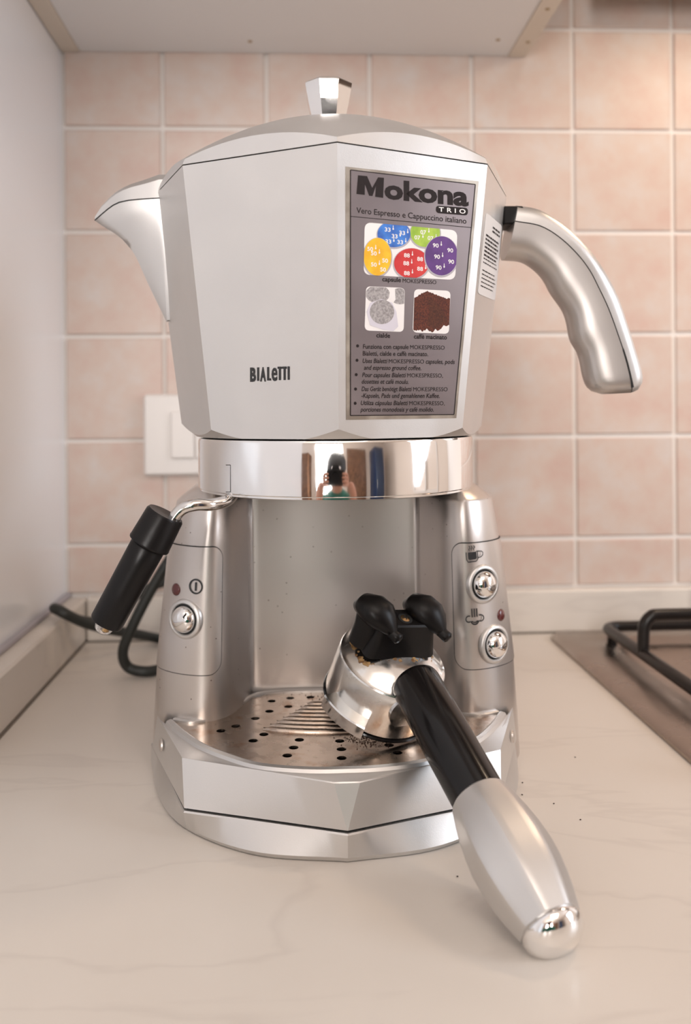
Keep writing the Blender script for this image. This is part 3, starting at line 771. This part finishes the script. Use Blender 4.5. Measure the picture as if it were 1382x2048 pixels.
def inside_clip(pts, polyg):      # Sutherland-Hodgman against convex polygon
    out = [Vector(p) for p in pts]; P2 = [Vector(p) for p in polyg]
    area_ = sum(P2[i-1].x*P2[i].y-P2[i].x*P2[i-1].y for i in range(len(P2)))
    sg = 1 if area_ > 0 else -1
    for i in range(len(P2)):
        a, b = P2[i-1], P2[i]; e = b-a
        if e.length < 1e-6: continue
        f_ = lambda p: sg*(e.x*(p.y-a.y)-e.y*(p.x-a.x))
        new = []
        for j in range(len(out)):
            p, q_ = out[j-1], out[j]; fp, fq = f_(p), f_(q_)
            if (fp >= 0) != (fq >= 0): new.append(p.lerp(q_, fp/(fp-fq)))
            if fq >= 0: new.append(q_)
        out = new
    return [tuple(p) for p in out]
def ell(cx, cy, rx, ry, n=40): return [(cx+rx*math.cos(2*math.pi*k/n), cy+ry*math.sin(2*math.pi*k/n)) for k in range(n)]
PCi = PC
shadow = mat('pale_grey_print', (.45, .42, .46), .5)
cols = {'blue': (0.02, 0.07, 0.36), 'green': (0.24, 0.42, 0.02), 'yellow': (0.80, 0.42, 0.01), 'red': (0.52, 0.012, 0.012), 'purple': (0.085, 0.02, 0.16)}
light = {'blue': (0.05, 0.22, 0.68), 'green': (0.42, 0.60, 0.06), 'yellow': (0.88, 0.60, 0.02), 'red': (0.66, 0.04, 0.035), 'purple': (0.12, 0.03, 0.22)}
caps = [('blue', 443, 600, 125, 100, '33', [(395, 565), (448, 615), (400, 655), (505, 590), (490, 660)]), ('green', 680, 590, 112, 108, '07', [(665, 585), (620, 625), (720, 630)]),
        ('yellow', 318, 772, 105, 143, '50', [(290, 745), (375, 800), (290, 830), (360, 868), (262, 712)]), ('purple', 802, 765, 124, 148, '90', [(758, 685), (868, 722), (768, 770), (875, 808), (780, 852)]),
        ('red', 575, 822, 132, 114, '88', [(540, 760), (640, 788), (535, 820), (640, 862), (540, 895)])]
for nm_, cx, cy, rx, ry, num, pos in caps:
    k = {'blue': .00050, 'green': .00050, 'yellow': .00056, 'red': .00058, 'purple': .00064}[nm_]
    mk('capsule_rim', poly(inside_clip(ell(cx, cy+6, rx+8, ry+8), PCi), k), shadow, sticker)
    cp = mk('capsule_picture', poly(inside_clip(ell(cx, cy, rx, ry), PCi), k+.00003), mat(nm_+'_print', cols[nm_], .35, noise=(120, 3, .35, .65), col2=light[nm_]), sticker)
    pr = []
    for (a, b) in pos:
        pr.append(place_txt(num, (a-22, b+14), (a+22, b+18), 30, FR, k+.00008, cv, bold=.02))
        if ((a+46-cx)/rx)**2+((b-17-cy)/ry)**2 > .85 or a+46 > 905: continue
        pr.append(poly([(a+40, b-30), (a+44, b-30), (a+45, b-8), (a+39, b-8)], k+.00008)); pr.append(poly(ell(a+42, b-4, 6, 8, 10), k+.00008))
    mk('number_print', join(*pr), WHITEI, sticker)
PP2 = rquad([(234, 998), (525, 1011), (515, 1339), (224, 1327)], 36)
podm = mat('pod_print', (.46, .43, .43), .6, noise=(900, 4, .35, .65), col2=(.25, .23, .23)); podw = mat('pod_paper_print', (.66, .63, .70), .5)
for a, b, rx, ry, z in ((320, 1055, 92, 68, 0), (490, 1070, 75, 62, 1)):
    mk('pod_picture', poly(inside_clip(ell(a, b, rx, ry), PP2), .0005+z*.00002), podm, sticker)
mk('pod_paper', poly(inside_clip([(235, 1190), (262, 1120), (350, 1092), (430, 1120), (462, 1190), (475, 1300), (440, 1335), (360, 1325), (262, 1290)], PP2), .00056), podw, sticker)
mk('pod_paper', poly([(415, 1010), (450, 1012), (455, 1095), (440, 1118), (405, 1085)], .00055), WHITEI, sticker)
mk('pod_picture', poly(ell(352, 1190, 93, 92), .0006), podm, sticker)
random.seed(3)
top = [(597, 1085), (625, 1070), (660, 1045), (695, 1032), (725, 1042), (760, 1060), (800, 1070), (835, 1085), (869, 1090)]
botm = [(862, 1285), (840, 1300), (820, 1290), (800, 1315), (775, 1330), (755, 1318), (735, 1345), (705, 1330), (690, 1318), (655, 1340), (640, 1322), (610, 1335), (590, 1325)]
pile = []
for l in (top, botm):
    r_ = resample([Vector((a, b, 0)) for a, b in l], 40); pile += [(p.x, p.y+random.uniform(-5, 5)) for p in r_]
mk('coffee_picture', poly(pile, .0005), mat('coffee_print', (.15, .035, .015), .7, noise=(1200, 4, .35, .65), col2=(.05, .012, .008)), sticker)
mk('coffee_shade', poly([(700, 1095), (745, 1100), (800, 1150), (850, 1250), (760, 1320), (690, 1290), (715, 1180)], .00054), mat('dark_coffee_print', (.05, .014, .008), .7, noise=(1200, 4, .35, .65), col2=(.11, .03, .012)), sticker)
# maker lettering on the left face
idc = lambda a, b: (a, b)
LB = []
for ch, x0, x1, y0 in (('B', 500.5, 512, 762), ('I', 514.5, 518.5, 761.7), ('A', 520.5, 532, 761.4), ('L', 534.5, 542.5, 761), ('e', 543.5, 555, 760.6), ('T', 555.5, 564.5, 760.2), ('T', 565.0, 574.0, 760), ('I', 575.5, 579.6, 759.6)):
    if ch == 'I': LB.append(poly([(x0, y0-27), (x1, y0-27), (x1, y0), (x0, y0)], .0003, FL, idc))
    elif ch == 'L': LB.append(poly([(x0, y0-27), (x0+4, y0-27), (x0+4, y0-4.5), (x1, y0-4.5), (x1, y0), (x0, y0)], .0003, FL, idc))
    elif ch == 'T': LB.append(poly([(x0, y0-27), (x1, y0-27), (x1, y0-22.5), (x0+6.6, y0-22.5), (x0+6.6, y0), (x0+2.4, y0), (x0+2.4, y0-22.5), (x0, y0-22.5)], .0003, FL, idc))
    elif ch == 'e': LB.append(place_txt(ch, (x0, y0), (x1, y0), 37, FL, .0003, idc, bold=.022))
    else: LB.append(place_txt(ch, (x0, y0), (x1, y0), 26, FL, .0003, idc, bold=.045))
mk('maker_lettering', join(*LB), INK, em)
# rating label on the right side face
cs = [(972, 425), (1003.5, 452), (989, 601.5), (955, 587)]
def bil(u, v): 
    a = Vector(cs[0]).lerp(Vector(cs[1]), u); b = Vector(cs[3]).lerp(Vector(cs[2]), u); return a.lerp(b, v)
lab = mk('rating_label', extrude_poly([onf(a, b, FS, .0001) for a, b in rquad(cs, 5, 4)], FS[1]*.0002), LABEL, em)
bars = []
random.seed(5)
for r_ in range(17):
    if r_ in (2, 11): continue
    v0 = .10+r_*.049; u = .10 if r_ > 1 else .45
    hgt = .022 if r_ < 9 else .013
    end = random.uniform(.8, .93)
    while u < end:
        wd = random.uniform(.05, .16); a = [bil(u, v0), bil(min(u+wd, end), v0), bil(min(u+wd, end), v0+hgt), bil(u, v0+hgt)]
        bars.append(([onf(q.x, q.y, FS, .00045) for q in a], [(0, 1, 2, 3)])); u += wd+.025
mk('small_print', join(*bars), INKM, lab)

# ------------------------------------------------------------------ portafilter
A0 = PY(838, 1380, .462); E0 = PY(1114, 1876, .345)
d = (E0-A0).normalized()
u = (Vector((0, 0, 1))-d*d.z).normalized()
e1 = u.cross(d).normalized()
if e1.x < 0: e1 = -e1
rt = math.radians(6); u = (u*math.cos(rt)+e1*math.sin(rt)).normalized()
e1 = u.cross(d).normalized()
if e1.x < 0: e1 = -e1
HC = .0295
Yd = .46                                  # slide the bowl back until its rim rests on the drip plate
while Yd < .55:
    Sx = PY(786, 1316, Yd); C0 = Sx-u*HC
    if C0.z-.0336*math.sqrt(1-u.z*u.z) <= PZt+.0023: break
    Yd += .0005
print('bowl depth', Yd)
pf = thing('portafilter', 'upturned portafilter leaning from the drip tray with black and silver handle', 'portafilter', (C0.x, C0.y, PZt))
mk('filter_bowl', lathe(C0, u, [(.0270, .001), (.0280, 0), (.0322, 0), (.0327, .0006), (.0327, .003), (.0326, .006), (.0323, .014), (.0321, HC-.004), (.0317, HC-.0010), (.0312, HC-.0002), (.0302, HC+.0002), (.0290, HC+.0010), (.0255, HC+.0036), (.0205, HC+.0064), (.015, HC+.0082), (.008, HC+.0093), (.0001, HC+.0098)], 72), ALU, pf, 24)
mk('basket_rim', lathe(C0, u, [(.0280, -.0004), (.0332, -.0004), (.0338, -.0012), (.0332, -.0023), (.0290, -.0023), (.0275, -.001)], 64), BLACKG, pf, 40)
def lug(a0, a1):
    rings = []
    for k in range(9):
        an = math.radians(a0+(a1-a0)*k/8); rd = e1*math.cos(an)+d*math.sin(an)
        rings.append([C0+rd*r+u*h for r, h in ((.031, .0010), (.0396, .0008), (.0402, .0014), (.0402, .0086), (.0396, .0094), (.031, .0098))])
    return loft(rings)
mk('lug', lug(128, 172), ALU, pf, 30); mk('lug', lug(-70, -20), ALU, pf, 30); mk('lug', lug(15, 40), ALU, pf, 30)
# black neck, silver faceted grip, chrome cap
Ht = (E0-A0).length
As = A0-d*.006
mk('handle_neck', lathe(As, d, [(.0001, 0), (.0125, 0), (.0134, .001), (.0138, .003), (.0138, .04), (.0134, Ht*.5+.004), (.0134, Ht*.5+.012), (.0001, Ht*.5+.012)], 40), BLACKG, pf, 40)
mk('neck_joint', lathe(Sx+d*.018-u*.010, d, [(.0001, 0), (.013, 0), (.012, .014), (.0001, .016)], 32), ALU, pf, 40)
gprof = [(.0134, 0), (.0146, .0012), (.0162, .008), (.0178, .016), (.0190, .025), (.0196, .034), (.0193, .043), (.0182, .052), (.0166, .060), (.0148, .067), (.0141, .0695)]
g0 = A0+d*(Ht*.5+.001); gl = (Ht*.5-.006)/.0695
ph2 = math.radians(10)
def facet(s):      # octagon with softened corners, rounding off towards both ends
    rings = []
    for r, h in gprof:
        k_ = min(1, h/.012) if h < .04 else 1
        ring = []
        for j in range(64):
            a = 2*math.pi*j/64; m_ = ((a+math.pi/8) % (math.pi/4))-math.pi/8
            ro = r*math.cos(math.pi/8)/math.cos(m_)*1.035
            rr_ = min(r*(1-k_)+ro*k_, r*1.012)
            ring.append(g0+d*h*gl+(e1*math.cos(a+ph2)+u*math.sin(a+ph2))*rr_)
        rings.append(ring)
    return loft(rings)
mk('handle_grip', facet(0), SILVER, pf, 14)
ce = g0+d*.0695*gl
mk('end_cap', lathe(ce, d, [(.0001, -.001), (.0130, -.001), (.0132, .0004), (.0139, .0010), (.0139, .0024), (.0130, .0050), (.0108, .0074), (.0075, .0092), (.0035, .0101), (.0001, .0103)], 56), CHROME, pf, 50)
# double spout on the upturned bottom
K = PY(806, 1243, Sx.y-.010)-u*.0085
def L3(a, b, c): return K+e1*a+d*b+u*c
def blob(path, radx, radu, n=24):
    rings = []
    for i, p in enumerate(path):
        p = Vector(p); t = (Vector(path[min(i+1, len(path)-1)])-Vector(path[max(i-1, 0)])).normalized()
        x_ = Vector((1, 0, 0)); x_ = (x_-t*x_.dot(t)).normalized(); y_ = t.cross(x_)
        rings.append([L3(*(p+x_*math.cos(2*math.pi*k/n)*radx[i]+y_*math.sin(2*math.pi*k/n)*radu[i])) for k in range(n)])
    return loft(rings)
def bodyring(c, hx, hy, r=.003):
    out = []
    for cx, cy, a in ((hx-r, hy-r, 0), (-hx+r, hy-r, 90), (-hx+r, -hy+r, 180), (hx-r, -hy+r, 270)):
        for k in range(5):
            t = math.radians(a+22.5*k); out.append(L3(cx+r*math.cos(t), cy+r*math.sin(t), c))
    return out
sb = mk('spout_block', loft([bodyring(-.009, .0225, .0108, .005), bodyring(-.003, .0210, .0098, .005), bodyring(.004, .0190, .0085, .004), bodyring(.0105, .0180, .0075, .003), bodyring(.0115, .0172, .0066, .003)]), BLACK, pf, 30)
for s in (-1, 1):
    bx0, by0 = s*.0158-.003, -.0055
    q3 = lambda t, c: (bx0+.52*t, by0+.86*t, c)
    lob = mk('outlet', blob([q3(-.0075, .0075), q3(-.0068, .0095), q3(-.0040, .0125), q3(.0010, .0138), q3(.0065, .0132), q3(.0110, .0112), q3(.0145, .0092), q3(.0165, .0080)],
                          [.001, .0060, .0092, .0106, .0100, .0078, .0052, .0034], [.001, .0050, .0072, .0080, .0074, .0058, .0040, .0030]), BLACK, pf, 60)
    mk('outlet_stem', blob([(bx0+.001, by0+.002, -.008), (bx0+.001, by0+.002, .003), q3(.001, .0115)], [.0098, .0094, .0092], [.0085, .0080, .0078]), BLACK, pf, 60)
    mk('outlet_tip', blob([q3(.0155, .0082), q3(.0185, .0074), q3(.0212, .0070), q3(.0222, .0068)], [.0036, .0034, .0036, .0020], [.0032, .0030, .0032, .0018], 12), BLACK, pf, 60)
scw = mk('screw', lathe(L3(.000, .001, .0110), u, [(.0001, 0), (.0030, 0), (.0028, .0008), (.0015, .0013), (.0001, .0014)], 20), BRASS, pf, 40)
mk('screw_slot', join(*[([L3(a, b+.001, .01255) for a, b in pts], [(0, 1, 2, 3)]) for pts in ([(-.0019, -.0003), (.0019, -.0003), (.0019, .0003), (-.0019, .0003)], [(-.0003, -.0019), (.0003, -.0019), (.0003, .0019), (-.0003, .0019)])]), DARK, scw)
mk('screw_well', lathe(L3(.000, .001, .0108), u, [(.0001, 0), (.0042, 0), (.0042, .0009), (.0001, .001)], 20), DARK, sb)
# brown coffee residue along the foot of the spout block
rs = []
random.seed(9)
for k in range(200):
    t = random.random()*2*math.pi; hx, hy = .0222+random.gauss(0, .0006), .0118+random.gauss(0, .0008)
    a = hx*math.copysign(abs(math.cos(t))**.5, math.cos(t)); b = hy*math.copysign(abs(math.sin(t))**.5, math.sin(t))
    p = K+e1*a+d*b-Sx; p = p-u*p.dot(u); r2 = p.length
    if r2 > .0295: continue
    zd = .0098-(r2/.0295)**2*.0088
    rs.append(lathe(Sx+p+u*zd, u, [(.0001, -.0006), (random.uniform(.0008, .0020), 0.00005), (.0006, .0005), (.0001, .0006)], 7))
mk('coffee_residue', join(*rs), GRIME, pf)

# ------------------------------------------------------------------ spilled grounds
random.seed(21)
gr = []
def speck(x, y, z, r): return lathe(Vector((x, y, z)), Vector((random.uniform(-.3, .3), random.uniform(-.3, .3), 1)), [(.0001, -.0001), (r, r*.5), (.0001, r)], 5)
for k in range(230):
    px = random.gauss(733, 24); py = random.gauss(1478, 9)
    p = PZ(px, py, PZt); gr.append(speck(p.x, p.y, PZt, random.uniform(.0002, .0005)))
for k in range(70):
    p = PZ(random.gauss(640, 40), random.gauss(1392, 8), PZt); gr.append(speck(p.x, p.y, PZt, random.uniform(.0002, .0005)))
o = mk('coffee_grounds', join(*gr), mat('ground_coffee', (.05, .02, .012), .8)); o['kind'] = 'stuff'
tag(o, 'dark ground coffee spilled on the steel drip plate', 'coffee grounds')
cr_ = []
for px, py in ((1161, 1640), (1108, 1608), (1045, 1566), (1150, 1515), (1044, 1590), (915, 1754)):
    p = PZ(px, py, 0); cr_.append(speck(p.x, p.y, 0, .0006))
o = mk('coffee_crumbs', join(*cr_), mat('crumb', (.04, .02, .015), .8)); o['kind'] = 'stuff'
tag(o, 'few dark coffee crumbs scattered on the worktop right of the machine', 'crumbs')

# ------------------------------------------------------------------ room behind the camera (seen mirrored in the chrome)
def window(name, cx, cz_, wd, ht, wall, at_):
    wn = struct(bpy.data.objects.new(name, None)); C.objects.link(wn); wn.location = (0, 0, 0)
    t = .05
    def bb(a0, a1, z0, z1, d0, d1, m, nm2):
        if wall == 'x': vf = box(at_-d1, at_-d0, a0, a1, z0, z1)
        else: vf = box(a0, a1, at_+d0, at_+d1, z0, z1)
        mk(nm2, vf, m, wn)
    bb(cx-wd/2-t, cx-wd/2, cz_-ht/2-t, cz_+ht/2+t, 0.001, .04, MOULD, 'window_frame'); bb(cx+wd/2, cx+wd/2+t, cz_-ht/2-t, cz_+ht/2+t, 0.001, .04, MOULD, 'window_frame')
    bb(cx-wd/2, cx+wd/2, cz_+ht/2, cz_+ht/2+t, 0.001, .04, MOULD, 'window_frame'); bb(cx-wd/2, cx+wd/2, cz_-ht/2-t, cz_-ht/2, 0.001, .04, MOULD, 'window_frame')
    bb(cx-.025, cx+.025, cz_-ht/2, cz_+ht/2, .003, .09, MOULD, 'window_frame')
window('window_1', -.15, .70, .95, 1.35, 'x', 2.2)
window('window_2', -.35, .60, 1.05, 1.35, 'y', -2.42)
struct(mk('door_1', box(.35, 1.15, -2.419, -2.37, -.9, 1.15, .01), WOOD))

def skin_mesh(name, verts, edges, rad, m, parent, root=0, sub=2):
    me = bpy.data.meshes.new(name); me.from_pydata(verts, edges, []); me.update()
    ob = bpy.data.objects.new(name, me); C.objects.link(ob)
    ob.modifiers.new('s', 'SKIN'); sv = me.skin_vertices[0].data
    for i, r in enumerate(rad): sv[i].radius = r if isinstance(r, tuple) else (r, r)
    for i in range(len(verts)): sv[i].use_root = (i == root)
    ss = ob.modifiers.new('u', 'SUBSURF'); ss.levels = sub; ss.render_levels = sub
    bpy.context.view_layer.update()
    nm = bpy.data.meshes.new_from_object(ob.evaluated_get(bpy.context.evaluated_depsgraph_get()))
    bpy.data.objects.remove(ob); nm.name = name
    for p in nm.polygons: p.use_smooth = True
    nm.materials.clear()
    return link(name, nm, m, parent)
per = thing('person', 'person in a green shirt bending to photograph, mirrored in the chrome ring', 'person', (0, -.55, -.9))
V = [(0, -.62, -.22), (0, -.56, -.08), (0, -.43, .06), (0, -.35, .115), (0, -.30, .17), (0, -.235, .23), (0, -.215, .31)]
E = [(i, i+1) for i in range(6)]; Rr = [(.15, .12), (.13, .11), (.16, .115), (.10, .08), (.052, .05), (.075, .085), (.07, .08)]
for s_ in (-1, 1):
    k = len(V)
    V += [(s_*.16, -.39, .075), (s_*.22, -.27, -.09), (s_*.125, -.09, .165), (s_*.102, -.060, .20)]; Rr += [.058, .045, .028, .026]
    E += [(2, k), (k, k+1), (k+1, k+2), (k+2, k+3)]
    k = len(V)
    V += [(s_*.10, -.62, -.29), (s_*.14, -.42, -.48), (s_*.13, -.60, -.83), (s_*.13, -.50, -.868)]; Rr += [.09, .065, .045, .035]
    E += [(0, k), (k, k+1), (k+1, k+2), (k+2, k+3)]
bd = skin_mesh('body', V, E, Rr, SKIN, per)
me = bd.data; me.materials.append(GREENC); me.materials.append(mat('dark_jeans', (.02, .03, .06), .8))
for p in me.polygons:
    c = p.center
    if c.z < -.19: p.material_index = 2
    elif (c.y < -.27 and c.z < .165) or (c.z < .13 and c.y < -.11): p.material_index = 1
for s_ in (-1, 1):
    for k in range(4):
        z = .238-.017*k; L_ = (.9, 1, .95, .8)[k]
        skin_mesh('finger', [(s_*.088, -.052, .21-.006*k), (s_*.078, -.030, z), (s_*.066, -.0125, z), (s_*(.066-.024*L_), -.0105, z)], [(0, 1), (1, 2), (2, 3)], [.011, .009, .008, .007], SKIN, bd, sub=1)
    skin_mesh('thumb', [(s_*.088, -.06, .195), (s_*.070, -.075, .205), (s_*.048, -.073, .215)], [(0, 1), (1, 2)], [.013, .010, .008], SKIN, bd, sub=1)
mk('hair', lathe(Vector((0, -.228, .31)), Vector((0, -.25, 1)), [(.083, -.05), (.092, -.02), (.092, .03), (.075, .068), (.04, .088), (.0001, .095)], 24), mat('dark_hair', (.012, .009, .008), .6), per, 60)
for s_ in (-1, 1): mk('eye', lathe(Vector((s_*.03, -.142, .285)), Vector((0, 1, 0)), [(.0001, -.008), (.011, -.004), (.011, .002), (.0001, .008)], 16), WHITEI, bd, 60)
mk('nose', lathe(Vector((0, -.150, .245)), Vector((0, -.15, 1)), [(.0001, -.006), (.014, 0), (.011, .012), (.006, .032), (.0001, .04)], 12), SKIN, bd, 60)
mk('mouth', box(-.024, .024, -.160, -.150, .216, .222, .002), mat('lips', (.4, .12, .1), .5), bd)
for s_ in (-1, 1): mk('ear', lathe(Vector((s_*.078, -.215, .27)), Vector((s_, 0, 0)), [(.0001, -.004), (.022, 0), (.018, .008), (.0001, .01)], 14), SKIN, bd, 60)
pc = thing('photo_camera', 'black photo camera held by the person behind the view point', 'camera', (0, -.04, .18))
mk('camera_body', box(-.065, .065, -.070, -.030, .183, .262, .006), BLACK, pc)
mk('prism_hump', loft([[(-.028, -.066, .2615), (.028, -.066, .2615), (.028, -.034, .2615), (-.028, -.034, .2615)], [(-.016, -.060, .284), (.016, -.060, .284), (.016, -.038, .284), (-.016, -.038, .284)]]), BLACK, pc)
mk('lens', lathe(Vector((0, -.0305, .222)), Vector((0, 1, 0)), [(.0001, 0), (.034, 0), (.034, .018), (.031, .020), (.031, .0245), (.026, .0250), (.022, .020), (.0001, .018)], 40), BLACK, pc, 40)

tc_ = thing('added_navy_cabinet', 'dark navy tall cabinet added out of view for a dark stripe in the chrome ring', 'cabinet', (1.55, -2.1, -.9))  # unseen furniture added so the chrome ring mirrors a dark band
mk('carcass', box(1.35, 1.75, -2.415, -1.90, -.899, 1.1, .005), mat('navy_lacquer', (.01, .025, .07), .3), tc_)
mk('door', box(1.36, 1.74, -1.899, -1.880, -.85, 1.09, .003), mat('navy_lacquer_door', (.012, .03, .08), .3), tc_)
mk('handle', tube([(1.40, -1.865, .1), (1.40, -1.865, .3)], .006, 10), PIPE, tc_)
bk = thing('added_wood_cupboard', 'brown wooden cupboard added out of view for a brown stripe in the chrome ring', 'cupboard', (-1.3, -2.2, -.9))  # added out of view to reflect as a brown stripe in the ring
mk('carcass', box(-1.45, -1.12, -2.415, -2.05, -.899, 1.0, .004), WOOD, bk)
mk('door', box(-1.44, -1.13, -2.049, -2.03, -.85, .99, .003), WOOD, bk)
